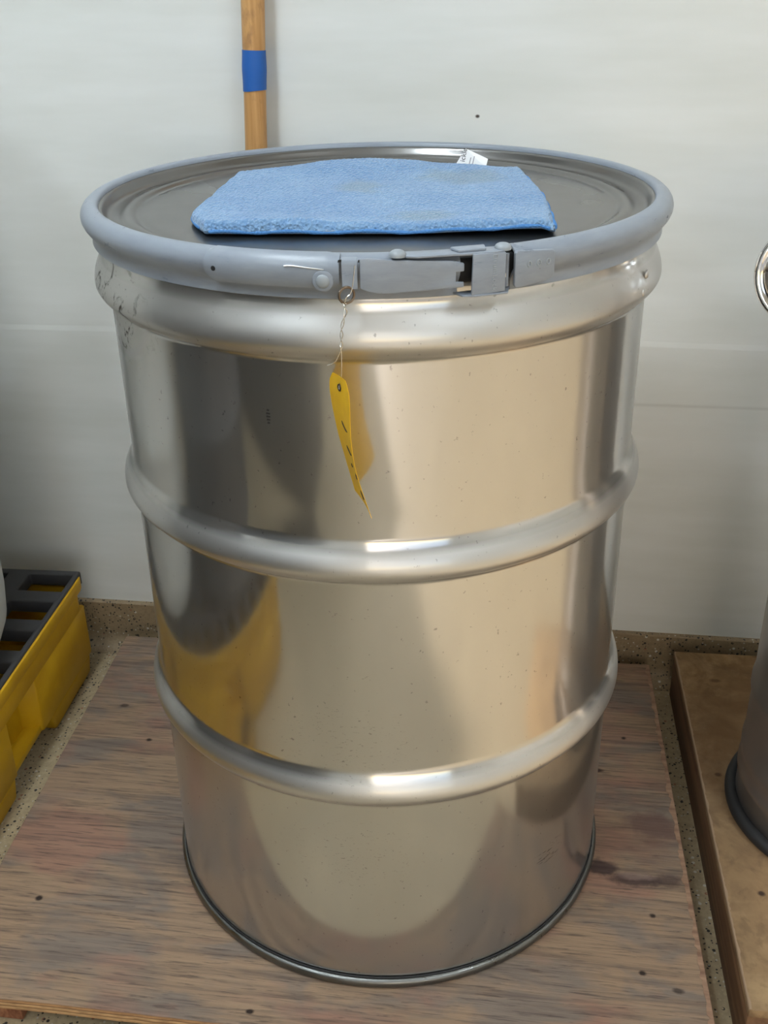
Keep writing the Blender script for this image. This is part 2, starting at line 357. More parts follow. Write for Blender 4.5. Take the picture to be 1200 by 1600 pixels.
# ceiling lamps
def ceiling_lamp(x, y, label):
    r = empty('ceiling_lamp', (x, y, CEIL)); tag(r, label, 'lamp', 'ceiling lamps')
    bm = bmesh.new(); box(bm, x-.11, x+.11, y-.62, y+.62, CEIL-.06, CEIL-.001, .01); obm('lamp_housing', bm, M_lampcase, r)
    bm = bmesh.new(); box(bm, x-.095, x+.095, y-.60, y+.60, CEIL-.085, CEIL-.0605, .01); obm('lamp_diffuser', bm, M_lamp, r)
    return r
ceiling_lamp(-1.05, -2.35, 'fluorescent ceiling lamp above the dark cabinet')
ceiling_lamp(-.52, -.62, 'added ceiling fill lamp over the gap beside the yellow pallet')  # unseen lamp added to brighten the left wall, pallet and floor
ceiling_lamp(1.35, -1.55, 'fluorescent ceiling lamp above the front right of the drum')

# ------------------------------------------------------------------ plywood platform under the drum
plat = empty('plywood_platform', (-.06, .03, FLOOR)); tag(plat, 'weathered grey-brown plywood platform under the large steel drum', 'platform')
PT = .018
LX = lambda y: -.5237-.036*y   # left edge follows the board's slightly skewed cut
RXe = lambda y: .4090-.0235*y
poly = []
def edge(a, b, n, amp):
    for k in range(n):
        t = k/n; p = Vector(a).lerp(Vector(b), t); d = (Vector(b)-Vector(a)).normalized()
        nn = Vector((d.y, -d.x)); j = (noise.noise(Vector((p.x*35, p.y*35, 3)))*amp) if 0 < k else 0
        poly.append((p.x+nn.x*j, p.y+nn.y*j))
FL, FR, BR, BL = (LX(-.358), -.358), (RXe(-.358), -.358), (RXe(.414), .414), (LX(.396), .398)
edge(FL, FR, 40, .0012); edge(FR, BR, 40, .0022); edge(BR, BL, 24, .001); edge(BL, FL, 40, .0012)
bm = bmesh.new(); prism(bm, poly, -PT, 0.0)
for f in bm.faces: f.material_index = 0 if abs(f.normal.z) > .5 else 1
tops = [e for e in bm.edges if len(e.link_faces) == 2 and {abs(f.normal.z) > .5 for f in e.link_faces} == {True, False} and e.verts[0].co.z > -.001]
bmesh.ops.bevel(bm, geom=tops, offset=.0016, segments=2, profile=.5, affect='EDGES')
o = obm('plywood_sheet', bm, M_ply, plat, smooth=False); o.data.materials.append(M_plyedge.m)
# splintered right-hand edge: a pale worn strip where the top veneer has gone
def ragged(name, xe, y0, y1, n, w0, w1, ztop, zbot, mat, par, seed):
    V = []; F = []
    for k in range(n+1):
        y = y0+(y1-y0)*k/n; wv = w0+(w1-w0)*max(0, min(1, .5+.9*noise.noise(Vector((k*.23, seed, 0)))+.5*noise.noise(Vector((k*.9, seed, 3)))))
        V += [(xe(y)+.0014, y, zbot), (xe(y)+.0014, y, ztop-.0008), (xe(y)+.0006, y, ztop), (xe(y)-wv, y, ztop), (xe(y)-wv, y, zbot)]
    for k in range(n):
        for j in range(5): F.append((k*5+j, k*5+(j+1) % 5, (k+1)*5+(j+1) % 5, (k+1)*5+j))
    F += [tuple(range(5)), tuple(range(n*5, n*5+5))[::-1]]
    return obj(name, V, F, mat, par, True, 30)
M_worn = Mat('worn_veneer', s2l(150, 116, 92), .75); _l = M_worn; _gr = _l.noise(_l.co((6, 40, 6)), 2, 4)
_l.set('Base Color', _l.mix(_l.ramp(_gr, [(.35, 0.0), (.65, 1.0)]), s2l(122, 90, 70), s2l(164, 130, 104)))
ragged('worn_edge', RXe, -.355, .411, 150, .002, .0085, .0006, -.006, M_worn, plat, 1.0)
for x0, x1 in ((-.452, -.408), (-.08, -.04), (.32, .36)):
    bm = bmesh.new(); box(bm, x0, x1, -.345, .395, FLOOR+.0005, -PT-.0003, .002); obm('runner', bm, M_runner, plat)

# ------------------------------------------------------------------ main steel drum
drum = empty('steel_drum', (0, 0, 0)); tag(drum, 'large shiny stainless steel drum with grey locking ring standing on the plywood', 'drum')
R0 = .2865
def bead(prof, zc, amp, up, dn, rtop=R0, rbot=R0, n=16):
    """outward rolling hoop: z from zc+up down to zc-dn"""
    for k in range(n+1):
        t = k/n; z = zc+up*(1-t); f = .5+.5*math.cos(math.pi*(1-t)); f = f**.9
        prof.append((rtop+(R0+amp-rtop)*f, z))
    for k in range(1, n+1):
        t = k/n; z = zc-dn*t; f = math.cos(math.pi/2*t)**1.0; f = f if t < .85 else f*.9
        prof.append((rbot+(R0+amp-rbot)*f, z))
P = [(.286, .874), (.2905, .870), (.2905, .848), (.2903, .844)]
bead(P, .8048, .0141, .037, .0185, rtop=.2903)
P += [(R0, .784)]+[(R0, .784-.024*k) for k in range(1, 7)]
bead(P, .5797, .0118, .034, .0165)
P += [(R0, .561)]+[(R0, .561-.024*k) for k in range(1, 9)]
bead(P, .3006, .0118, .034, .0165)
P += [(R0, .281)]+[(R0, .281-.025*k) for k in range(1, 11)]+[(R0, .018), (.2858, .0145), (.2845, .013), (.2835, .012), (.28, .012), (.0, .012)]
V, F = lathe(P, 200); body = obj('drum_body', V, F, M_body, drum, True)
prof = [(.2885+.0047*math.cos(a)*.95, .0066+.0064*math.sin(a)) for a in [2*math.pi*k/16 for k in range(16)]]
V, F = lathe(prof, 200, True); obj('bottom_chime', V, F, M_edge, drum)
V, F = lathe([(.2868+.0012*math.cos(a), .0135+.0014*math.sin(a)) for a in [2*math.pi*k/8 for k in range(8)]], 160, True); obj('chime_seam', V, F, M_gasket, drum)
# lid with raised annular bead
LP = [(.2915, .8712), (.290, .8748), (.2875, .8762), (.2852, .8755), (.2838, .873), (.2828, .868), (.2812, .863), (.2785, .8595), (.2745, .858), (.2690, .8578), (.2665, .8585), (.2640, .8603),
      (.2605, .8615), (.2570, .8612), (.2545, .8598), (.2525, .858), (.2500, .8572), (.2470, .8572), (.2440, .8578), (.238, .858), (.20, .858), (.1, .858), (.0, .858)]
LP = [(r, .866+(z-.858)*(.797 if r < .283 else .62)) for r, z in LP]
V, F = lathe(LP, 200); obj('lid', V, F, M_lid, drum, True)
V, F = lathe([(.2945+.0035*math.cos(a), .865+.011*math.sin(a)) for a in [2*math.pi*k/12 for k in range(12)]], 120, True); obj('gasket', V, F, M_gasket, drum)
V, F = lathe([(.2868+.0019*math.cos(a), .8745+.0022*math.sin(a)) for a in [2*math.pi*k/10 for k in range(10)]], 160, True); obj('gasket_lip', V, F, M_gasket, drum)
# locking ring: rolled channel, open between its two ends under the latch
RP = [(.2872, .8725), (.2876, .8775), (.2892, .8802), (.2922, .8815), (.2958, .8810), (.2995, .8790), (.3030, .8750), (.3050, .8705), (.3059, .8655), (.3056, .8600), (.3040, .8545), (.3018, .8500),
      (.2995, .8460), (.2977, .8425), (.2968, .8385), (.2967, .8329), (.2972, .8289), (.2960, .8279), (.2948, .8301), (.2948, .8385), (.2956, .8428), (.2978, .8484), (.3010, .8540), (.3032, .8600),
      (.3040, .8655), (.3030, .8700), (.3012, .8740), (.2985, .8770), (.2955, .8788), (.2922, .8792), (.2900, .8780), (.2890, .8760), (.2885, .8725)]
RP = [(r, .849+(z-.8343)*.7076) for r, z in RP]
V, F = lathe(RP, 190, True, a0=30.2, a1=381.0); ring = obj('locking_ring', V, F, M_ring, drum, True, 50)
ring['label'] = 'grey painted locking ring clamped round the lid'

def zl(z): return .8475+(z-.832)*.8582                  # heights on the latch
def at(phi, r, z=0.0):
    a = math.radians(phi-.3); return Vector((r*math.sin(a), -r*math.cos(a), z))
def frame(phi, r):
    """local (u along the ring, v up, w outward) -> world"""
    a = math.radians(phi-.3); u = Vector((math.cos(a), math.sin(a), 0)); wv = Vector((math.sin(a), -math.cos(a), 0)); p = wv*r
    return Matrix(((u.x, 0, wv.x, p.x), (u.y, 0, wv.y, p.y), (0, 1, 0, 0), (0, 0, 0, 1)))
def plate(name, phi, r, poly_uz, thick, mat=None, bev=.0006, seg=2):
    bm = bmesh.new(); prism(bm, [(u, zl(z)) for u, z in poly_uz], 0, thick, bev, seg, frame(phi, r)); return obm(name, bm, mat or M_ring, ring)
def dome(name, mtx, rad, h, mat, stem=0.0, seg=20):
    pr = [(rad*1.0, -stem), (rad, 0)]+[(rad*math.cos(math.pi/2*k/6), h*math.sin(math.pi/2*k/6)) for k in range(1, 7)]
    V = []; F = []
    for i in range(seg):
        a = 2*math.pi*i/seg
        for r, z in pr: V.append(mtx @ Vector((r*math.cos(a), r*math.sin(a), z)))
    m = len(pr)
    for i in range(seg):
        for j in range(m-1): F.append((i*m+j, ((i+1) % seg)*m+j, ((i+1) % seg)*m+j+1, i*m+j+1))
    F.append(tuple(i*m for i in range(seg))[::-1])
    return obj(name, V, F, mat, ring, True, 50)
# sleeve over the left end of the ring
SL = [(r, .857+(z-.8432)*.67) for r, z in [(.2935, .8835), (.2965, .8838), (.3000, .8822), (.3040, .8785), (.3068, .8735), (.3082, .8670), (.3082, .8600), (.3074, .8530), (.3060, .8470), (.3045, .8432), (.3030, .8440), (.3042, .8480), (.3058, .8540),
      (.3066, .8600), (.3066, .8670), (.3052, .8730), (.3026, .8775), (.2990, .8810), (.2962, .8822), (.2938, .8824)]]
V = []; nseg = 40
for i in range(nseg+1):
    t = i/nseg; ph = -19.2+t*22.0
    # rounded ends: pull the upper and lower edge in towards the middle of the profile
    k = 1-.55*(1-sstep(0, .055, t))-.35*sstep(.90, 1.0, t)
    zc = .8700
    for j, (r, z) in enumerate(SL):
        zz = zc+(z-zc)*(1-(1-k)*(.35 if z > zc else .55)); V.append(at(ph, r+.0027, zz))
m = len(SL); F = []
for i in range(nseg):
    for j in range(m): F.append((i*m+j, (i+1)*m+j, (i+1)*m+(j+1) % m, i*m+(j+1) % m))
F += [tuple(range(m)), tuple(range(nseg*m, (nseg+1)*m))[::-1]]
obj('sleeve', V, F, M_ring, ring, True, 50)
bm = bmesh.new(); tube(bm, [at(-17.45, .3100, 0.8685), at(-17.45, .3113, 0.8685)], .0021, 14); obm('drilled_hole', bm, M_gasket, ring)
dome('washer', frame(.35, .3111) @ Matrix.Translation((0, 0.8636, 0)), .0088, .0012, M_ring, .002)
dome('rivet', frame(.35, .3122) @ Matrix.Translation((0, 0.8636, 0)), .0056, .0022, M_rivet, .001)
# pale scratch on the sleeve
bm = bmesh.new(); tube(bm, spline([at(-5.6, .3112, 0.8751), at(-4.5, .3112, 0.8756), at(-2.0, .3112, 0.8744), at(.6, .3112, 0.8730)], 6), [.0001]+[.0006]*17+[.0002], 6); obm('bare_scratch', bm, M_scr, ring)
# lever: a flat bar with a notched right end
hw = .0432
plate('lever', 13.9, .3072, [(-hw, .8445), (-hw+.006, .8412), (-.028, .8385), (-.018, .8385), (hw-.004, .8412), (hw-.002, .8415), (hw-.002, .8462), (hw-.0085, .8466), (hw-.0085, .8560), (hw-.002, .8566), (hw-.002, .8640), (hw-.012, .8668), (-.02, .8700), (-hw+.008, .8722), (-hw, .8722)], .0026)
# lever's upper flange
bm = bmesh.new(); prism(bm, [(-.034, .294), (.047, .294), (.049, .3085), (.041, .3118), (.018, .3118), (.006, .3112), (-.012, .3112), (-.024, .3112), (-.033, .3078)], 0.8811, 0.8829, .0005, 2,
      Matrix(((math.cos(math.radians(18.6)), math.sin(math.radians(18.6)), 0, 0), (math.sin(math.radians(18.6)), -math.cos(math.radians(18.6)), 0, 0), (0, 0, 1, 0), (0, 0, 0, 1))))
obm('upper_flange', bm, M_ring, ring)
# raised saddle on the flange behind the link
bm = bmesh.new(); prism(bm, [(-.014, .296), (.016, .296), (.013, .309), (-.011, .309)], 0.8827, 0.8854, .0013, 2,
      Matrix(((math.cos(math.radians(22.4)), math.sin(math.radians(22.4)), 0, 0), (math.sin(math.radians(22.4)), -math.cos(math.radians(22.4)), 0, 0), (0, 0, 1, 0), (0, 0, 0, 1))))
obm('saddle', bm, M_ring, ring)
for ph, r in ((11.6, .3052), (28.2, .3050)):
    dome('pin_head', Matrix.Translation(at(ph, r, .8832)), .0070, .0042, M_rivet, .0014)
# lower flange of the link
bm = bmesh.new(); prism(bm, [(-.026, .300), (.026, .297), (.017, .3150), (-.010, .3155), (-.022, .3120)], 0.8473, 0.8489, .0005, 2,
      Matrix(((math.cos(math.radians(25.0)), math.sin(math.radians(25.0)), 0, 0), (math.sin(math.radians(25.0)), -math.cos(math.radians(25.0)), 0, 0), (0, 0, 1, 0), (0, 0, 0, 1))))
obm('lower_flange', bm, M_ring, ring)
# link with embossed lettering
plate('link', 25.4, .3118, [(-.0155, .8325), (.0140, .8345), (.0140, .8715), (.004, .8722), (-.0145, .8722)], .0026)
ft = bpy.data.curves.new('lettering', 'FONT'); ft.body = 'DrumLock'; ft.size = .0062; ft.extrude = .00025; ft.align_x = 'CENTER'; ft.align_y = 'CENTER'; ft.space_character = 1.15
fo = bpy.data.objects.new('tmp_text', ft); C.objects.link(fo); bpy.context.view_layer.update()
me = bpy.data.meshes.new_from_object(fo.evaluated_get(bpy.context.evaluated_depsgraph_get())); bpy.data.objects.remove(fo)
me.transform(frame(26.2, .3145) @ Matrix.Translation((0, 0.8660, 0)) @ Matrix.Rotation(-math.pi/2, 4, 'Z'))
M_emb = Mat('embossed_grey', s2l(152, 158, 166), .4); finish('embossed_lettering', me, M_emb, ring, False)
# end block with three dimples
plate('end_block', 33.4, .3052, [(-.0185, .8365), (-.0165, .8335), (.014, .8372), (.0195, .8395), (.0205, .8430), (.0205, .8640), (.0185, .8668), (-.016, .8700), (-.0185, .8680)], .0040, bev=.0014)
for du in (-.0050, .0043, .0136):
    mt = frame(33.4, .3092) @ Matrix.Translation((du, .8680, 0)); bm = bmesh.new()
    tube(bm, [mt @ Vector((.0017*math.cos(2*math.pi*k/14), .0022*math.sin(2*math.pi*k/14), .0)) for k in range(14)], .0007, 8, True); obm('dimple', bm, M_rivet, ring)
bm = bmesh.new(); tube(bm, [at(29.35, .3012, 0.8496), at(29.35, .3012, 0.8767)], .0019, 14); obm('hinge_pin', bm, M_ring, ring)
bm = bmesh.new(); tube(bm, [at(28.55, .3062, 0.8587), at(28.55, .3062, 0.8621)], .0012, 8); obm('spring_tip', bm, M_scr, ring)
# hook tab and split ring
bm = bmesh.new(); T = []
for (r, z) in ((.3070, 0.8825), (.3100, 0.8820), (.3116, 0.8803), (.3122, 0.8767), (.3124, 0.8578)): T.append((r, z))
V = []
for ph0, d in ((3.15, 0), (5.55, 0)):
    pass
us = (-.0062, .0062)
mt = frame(4.4, 0); V = []; F = []
for (r, z) in T:
    for u in us:
        V.append(mt @ Vector((u, z, r))); V.append(mt @ Vector((u, z-.0004, r-.0016)))
for i in range(len(T)-1):
    a, b = i*4, (i+1)*4
    F += [(a, b, b+2, a+2), (a+1, a+3, b+3, b+1), (a, a+1, b+1, b), (a+2, b+2, b+3, a+3)]
F += [(0, 2, 3, 1), (len(V)-4, len(V)-3, len(V)-1, len(V)-2)]
obj('hook_tab', V, F, M_ring, ring, True, 40)
for ph in (2.95, 5.95):
    bm = bmesh.new(); mt = frame(ph, .3088); prism(bm, [(-.0018, 0.8786), (.0022, 0.8791), (.0012, 0.8808), (-.0012, 0.8806)], 0, .0012, 0, 1, mt); obm('slot', bm, M_gasket, ring)
bm = bmesh.new(); tube(bm, spline([at(6.2, .3102, 0.8762), at(6.7, .3102, 0.8772), at(7.7, .3102, 0.8793)], 4), .0005, 6); obm('bare_scratch', bm, M_scr, ring)
mt = frame(3.9, .3135) @ Matrix.Translation((0, 0.8531, 0)) @ Matrix.Rotation(.5, 4, 'Y'); bm = bmesh.new()
tube(bm, [mt @ Vector((.0066*math.cos(2*math.pi*k/28), .0066*math.sin(2*math.pi*k/28), .0)) for k in range(28)], .0011, 8, True); obm('split_ring', bm, M_oldring, ring)
# stamped black mark on the body and two dents on the right shoulder
M_mark = Mat('stencil_black', (.02, .02, .02), .6)
bm = bmesh.new()
for k, (dz, wd) in enumerate(((0, .0022), (-.0032, .0035), (-.0062, .0036), (-.0092, .0032), (-.0122, .0022))):
    V0 = at(-12, R0+.0002, .7370+dz); mt = frame(-12, R0+.0001) @ Matrix.Translation((0, .7370+dz, 0)); prism(bm, [(-wd/2-.0004, -.0009), (wd/2, -.0009), (wd/2, .0007), (-wd/2, .0011)], 0, .0002, 0, 1, mt)
obm('stencil_mark', bm, M_mark, drum)
for ph, r, z in ((68, .2985, .822), (66, .3002, .807)):
    dome_m = frame(ph, r) @ Matrix.Translation((0, z, 0)); o = dome('rivet_bump', dome_m, .0042, .0016, M_body, .001); o.parent = drum

# ------------------------------------------------------------------ blue cloth on the lid
cl = empty('folded_cloth', (0, -.02, .866)); tag(cl, 'folded blue microfibre cloth lying on the drum lid', 'cloth')
LZ = .8668
def cl_xy(s, t):
    # front-left, front-right, back-right, back-left on the lid
    fl, fr, br, bl = Vector((-.166, -.179)), Vector((.187, -.152)), Vector((.148, .142)), Vector((-.177, .092))
    p = (fl.lerp(fr, s)).lerp(bl.lerp(br, s), t)
    p.y += .026*math.sin(math.pi*s)*t*t - .004*math.sin(math.pi*s)*(1-t)**2
    p.x += .036*(1-s)**4*(1-sstep(-.10, .26, t))                 # rounded front left corner
    p.x += .008*math.sin(math.pi*t)*s**3
    return p
def cl_base(s, t):
    return LZ+.0035*sstep(.62, .95, s)*(1-sstep(0, .25, t))*(1-sstep(.96, 1, s)) + .0012*(1-sstep(0, .1, t))
def cl_th(s, t):
    h = .0125+.0035*noise.noise(Vector((s*3.2, t*3.5, 1.3)))+.0018*noise.noise(Vector((s*9, t*9, 5)))
    h += .0085*math.exp(-((s-.40)/.27)**2)*sstep(.72, .97, t)   # fold humps up at the back
    h -= .003*sstep(.6, 1, s)*(1-sstep(.0, .5, t))
    h += .0025*math.sin(9*s+4*t)*.5*(1-t)
    return max(.006, h)
NS, NT = 190, 170; V = []; F = []
def prof_e(d, wd): d = min(1, max(0, d/wd)); return math.sqrt(max(0, 1-(1-d)**2))
for side in (0, 1):
    for j in range(NT+1):
        for i in range(NS+1):
            # denser near the rims
            s = .5-.5*math.cos(math.pi*i/NS); t = .5-.5*math.cos(math.pi*j/NT); s = .6*i/NS+.4*s; t = .6*j/NT+.4*t
            p = cl_xy(s, t); e = min(prof_e(min(s, 1-s), .022), prof_e(min(t, 1-t), .03))
            zb = cl_base(s, t); h = cl_th(s, t)
            if side == 0: z = zb+h*(.25+.75*e) + .0005*noise.noise(Vector((p.x*420, p.y*300, 0)))
            else: z = zb+h*.25*(1-e)
            V.append((p.x, p.y, z))
st = NS+1; off = (NS+1)*(NT+1)
for j in range(NT):
    for i in range(NS):
        a = j*st+i; F.append((a, a+1, a+st+1, a+st)); F.append((off+a, off+a+st, off+a+st+1, off+a+1))
rim = [i for i in range(NS)]+[j*st+NS for j in range(NT)]+[NT*st+NS-i for i in range(NS)]+[(NT-j)*st for j in range(NT)]
for k in range(len(rim)):
    a, b = rim[k], rim[(k+1) % len(rim)]; F.append((a, off+a, off+b, b))
obj('cloth_sheet', V, F, M_cloth, cl, True)
def hem(name, path, rad):
    bm = bmesh.new(); pts = []
    for s, t, dz in path:
        p = cl_xy(s, t); pts.append((p.x, p.y, cl_base(s, t)+dz))
    tube(bm, pts, rad, 8); return obm(name, bm, M_hem, cl)
hem('hem', [(.998, .02+.96*k/30, .0045+.003*math.sin(k*.5)*.3) for k in range(31)], [.0022+.0006*math.sin(k*1.3) for k in range(31)])
hem('hem', [(.02+.965*k/40, .004, .0030+.0008*math.sin(k*.7)) for k in range(41)], [.0018+.0003*math.sin(k*1.9) for k in range(41)])
hem('hem', [(.003, .06+.92*k/30, .0035) for k in range(31)], [.0015+.0003*math.sin(k*1.3) for k in range(31)])
# white care label sticking up at the back
A, B, Cc, D = Vector((.069, .168, .8715)), Vector((.107, .166, .8720)), Vector((.109, .172, .8810)), Vector((.082, .174, .8925))
nrm = (B-A).cross(D-A).normalized(); th = nrm*.0004
V = [A, B, Cc, D, A+th, B+th, Cc+th, D+th]
lab = obj('care_label', V, [(0, 1, 2, 3), (7, 6, 5, 4), (0, 4, 5, 1), (1, 5, 6, 2), (2, 6, 7, 3), (3, 7, 4, 0)], M_label, cl, False)
if nrm.y > 0: nrm = -nrm
ex = (B-A).normalized(); ey = (D-A)-ex*(D-A).dot(ex); ey.normalize()
def on_label(u, v): return A+ex*u+ey*v+nrm*.0006
ft = bpy.data.curves.new('print', 'FONT'); ft.body = 'ickle'; ft.size = .0085; ft.extrude = .00005; ft.align_x = 'LEFT'; ft.align_y = 'CENTER'
fo = bpy.data.objects.new('tmp_text', ft); C.objects.link(fo); bpy.context.view_layer.update()
me = bpy.data.meshes.new_from_object(fo.evaluated_get(bpy.context.evaluated_depsgraph_get())); bpy.data.objects.remove(fo)
q = on_label(.0100, .0065); me.transform(Matrix(((ex.x, ey.x, nrm.x, q.x), (ex.y, ey.y, nrm.y, q.y), (ex.z, ey.z, nrm.z, q.z), (0, 0, 0, 1))) @ Matrix.Rotation(math.radians(80), 4, 'Z'))
finish('label_print', me, M_ink, lab, False)
for u, l in ((.018, .012), (.022, .014)):
    a, b = on_label(u, .003), on_label(u+.002, .003+l*.7); s_ = ex*.0006
    obj('label_print', [a-s_, a+s_, b+s_, b-s_], [(0, 1, 2, 3)], M_inkg, lab, False)

# ------------------------------------------------------------------ yellow tag hanging in front of the drum
tg = empty('hang_tag', (.012, -.312, .834)); tag(tg, 'curled yellow card tag hanging by thin wire from the locking ring', 'tag')
FE = [(.0000, -.2920, .7801), (-.0012, -.2925, .7627), (.0037, -.2925, .7281), (.0102, -.2925, .6993), (.0180, -.2925, .6670)]
NE = [(.0237, -.3390, .7869), (.0246, -.3420, .7658), (.0253, -.3450, .7385), (.0294, -.3460, .7085), (.0414, -.3480, .6687)]
fe = spline(FE, 8); ne = spline(NE, 8); nv = len(fe); nu = 14; V = []; F = []
def card(u, k, off=0.0):
    a, b = fe[k], ne[k]; p = a.lerp(b, u)
    bulge = -.0015*math.sin(math.pi*u)                            # sideways curl of the card
    d = (b-a).normalized(); n_ = Vector((-d.y, d.x, 0)).normalized()
    if n_.x > 0: n_ = -n_
    return p+n_*(bulge+off)
for side in (0, 1):
    for k in range(nv):
        for i in range(nu+1):
            u = i/nu; v = k/(nv-1)
            lo = .0; hi = 1.0
            if v < .13: c_ = (.13-v)/.13*.26; lo, hi = c_*.35, 1-c_*.9  # clipped top corners
            V.append(card(lo+(hi-lo)*u, k, .00035*side))
st = nu+1; off = nv*st
for k in range(nv-1):
    for i in range(nu):
        a = k*st+i; F.append((a, a+1, a+st+1, a+st)); F.append((off+a, off+a+st, off+a+st+1, off+a+1))
rim = [i for i in range(nu)]+[k*st+nu for k in range(nv-1)]+[(nv-1)*st+nu-i for i in range(nu)]+[(nv-1-k)*st for k in range(nv-1)]
for k in range(len(rim)):
    a, b = rim[k], rim[(k+1) % len(rim)]; F.append((a, off+a, off+b, b))
crd = obj('card', V, F, M_card, tg, True, 60)
def on_card(u, v, off=.0010):
    f = v*(nv-1); k = min(int(f), nv-2); t = f-k; return card(u, k, off).lerp(card(u, k+1, off), t)
hc = on_card(.45, .145)
bm = bmesh.new(); tube(bm, [on_card(.45+.062*math.cos(2*math.pi*k/16), .145+.030*math.sin(2*math.pi*k/16), .0007) for k in range(16)], .0008, 6, True); obm('hole_rim', bm, M_yink, crd)
vs = [on_card(.45+.05*math.cos(2*math.pi*k/16), .145+.024*math.sin(2*math.pi*k/16), .0007) for k in range(16)]
obj('eyelet', vs, [tuple(range(16))], M_eyelet, crd, False)
for u0, v0, u1, v1 in ((.40, .415, .70, .465), (.45, .595, .80, .635), (.50, .73, .56, .745), (.72, .775, .80, .795), (.62, .88, .74, .915)):
    bm = bmesh.new(); tube(bm, [on_card(u0+(u1-u0)*k/6, v0+(v1-v0)*k/6+.012*math.sin(math.pi*k/6), .0006) for k in range(7)], [.0003]+[.0007]*5+[.0003], 6); obm('pen_mark', bm, M_yink, crd)
bm = bmesh.new()
tw = spline([(0.0187, -.3185, 0.8480), (0.0194, -.3185, 0.8405), (0.0162, -.3185, 0.8295), (0.0154, -.3185, 0.8205), (0.0150, -.3185, 0.8115)], 8)
def helix(path, r, ph, turns):
    return [Vector(p)+Vector((r*math.cos(ph+turns*2*math.pi*k/len(path)), r*math.sin(ph+turns*2*math.pi*k/len(path)), 0)) for k, p in enumerate(path)]
tube(bm, helix(tw, .0011, 0, 2.2)+spline([(0.0142, -.3185, 0.8085), (0.0092, -.3190, 0.7985), (0.0027, -.3190, 0.7950)], 6), .00042, 6)
tube(bm, helix(tw, .0011, math.pi, 2.2)+spline([(0.0147, -.3180, 0.8055), (0.0142, -.3175, 0.7955), (hc.x+.002, hc.y, hc.z+.008), (hc.x, hc.y, hc.z)], 6), .00042, 6)
tube(bm, spline([(0.0187, -.3185, 0.8480), (0.0204, -.3180, 0.8527), (0.0244, -.3160, 0.8575), (0.0272, -.3140, 0.8775)], 5), .0004, 6)
obm('wire', bm, M_bright, tg)

# ------------------------------------------------------------------ wooden handle against the wall
st_ = empty('wooden_pole', (-.2715, .397, 0)); tag(st_, 'pale wooden pole wrapped with blue tape, leaning on the wall behind the drum', 'pole')
def pole_pt(z):
    return Vector((-.2365+.041*(z-.8547), .397+.0295*z, z))
bm = bmesh.new(); zs = [.0008+1.39*k/24 for k in range(25)]
tube(bm, [pole_pt(z) for z in zs], [.0160+.0003*math.sin(k*1.1) for k in range(25)], 14); obm('pole_shaft', bm, M_stick, st_)
bm = bmesh.new(); tz = [.9300+.0540*k/8 for k in range(9)]
tube(bm, [pole_pt(z) for z in tz], [.0166, .0166, .0167, .0170, .0173, .0173, .0170, .0167, .0166], 28)
for v in bm.verts:
    if v.co.z < .9335: v.co.z += .0030*sstep(-.25, -.215, v.co.x)
obm('tape_wrap', bm, M_tape, st_)

# ------------------------------------------------------------------ yellow spill pallet, left
sp = empty('spill_pallet', (-.91, -.21, FLOOR)); sp_label = 'yellow plastic spill pallet with black grating on the floor at the left wall'; tag(sp, sp_label, 'pallet')
X0, X1, Y0, Y1 = -1.230, -.594, -.84, .366; ZT = .150
ROT = Matrix.Translation((-.59, .37, 0)) @ Matrix.Rotation(math.radians(1.95), 4, 'Z') @ Matrix.Translation((.59, -.37, 0))
bm = bmesh.new()
def wall_loop(pout, pin, z0, z1):
    t = bmesh.new(); n = len(pout); vv = []
    for poly_, z in ((pout, z0), (pout, z1), (pin, z1), (pin, z0)): vv.append([t.verts.new((x, y, z)) for x, y in poly_])
    for a in range(4):
        A_, B_ = vv[a], vv[(a+1) % 4]
        for i in range(n): t.faces.new((A_[i], A_[(i+1) % n], B_[(i+1) % n], B_[i]))
    bmesh.ops.recalc_face_normals(t, faces=t.faces)
    bmesh.ops.bevel(t, geom=[e for e in t.edges if abs(e.verts[0].co.z-e.verts[1].co.z) < 1e-6 or True], offset=.003, segments=2, profile=.5, affect='EDGES')
    join(bm, t)
def rr(x0, x1, y0, y1, r=.025, n=4):
    out = []
    for cx, cy, a0 in ((x1-r, y1-r, 0), (x0+r, y1-r, 90), (x0+r, y0+r, 180), (x1-r, y0+r, 270)):
        for k in range(n+1):
            a = math.radians(a0+90*k/n); out.append((cx+r*math.cos(a), cy+r*math.sin(a)))
    return out
wall_loop(rr(X0-.007, X1+.0075, Y0-.007, Y1+.006), rr(X0+.003, X1-.003, Y0+.003, Y1-.003), .124, .1480)       # rim
wall_loop(rr(X0, X1, Y0, Y1), rr(X0+.008, X1-.008, Y0+.008, Y1-.008), .083, .126)                            # upper wall
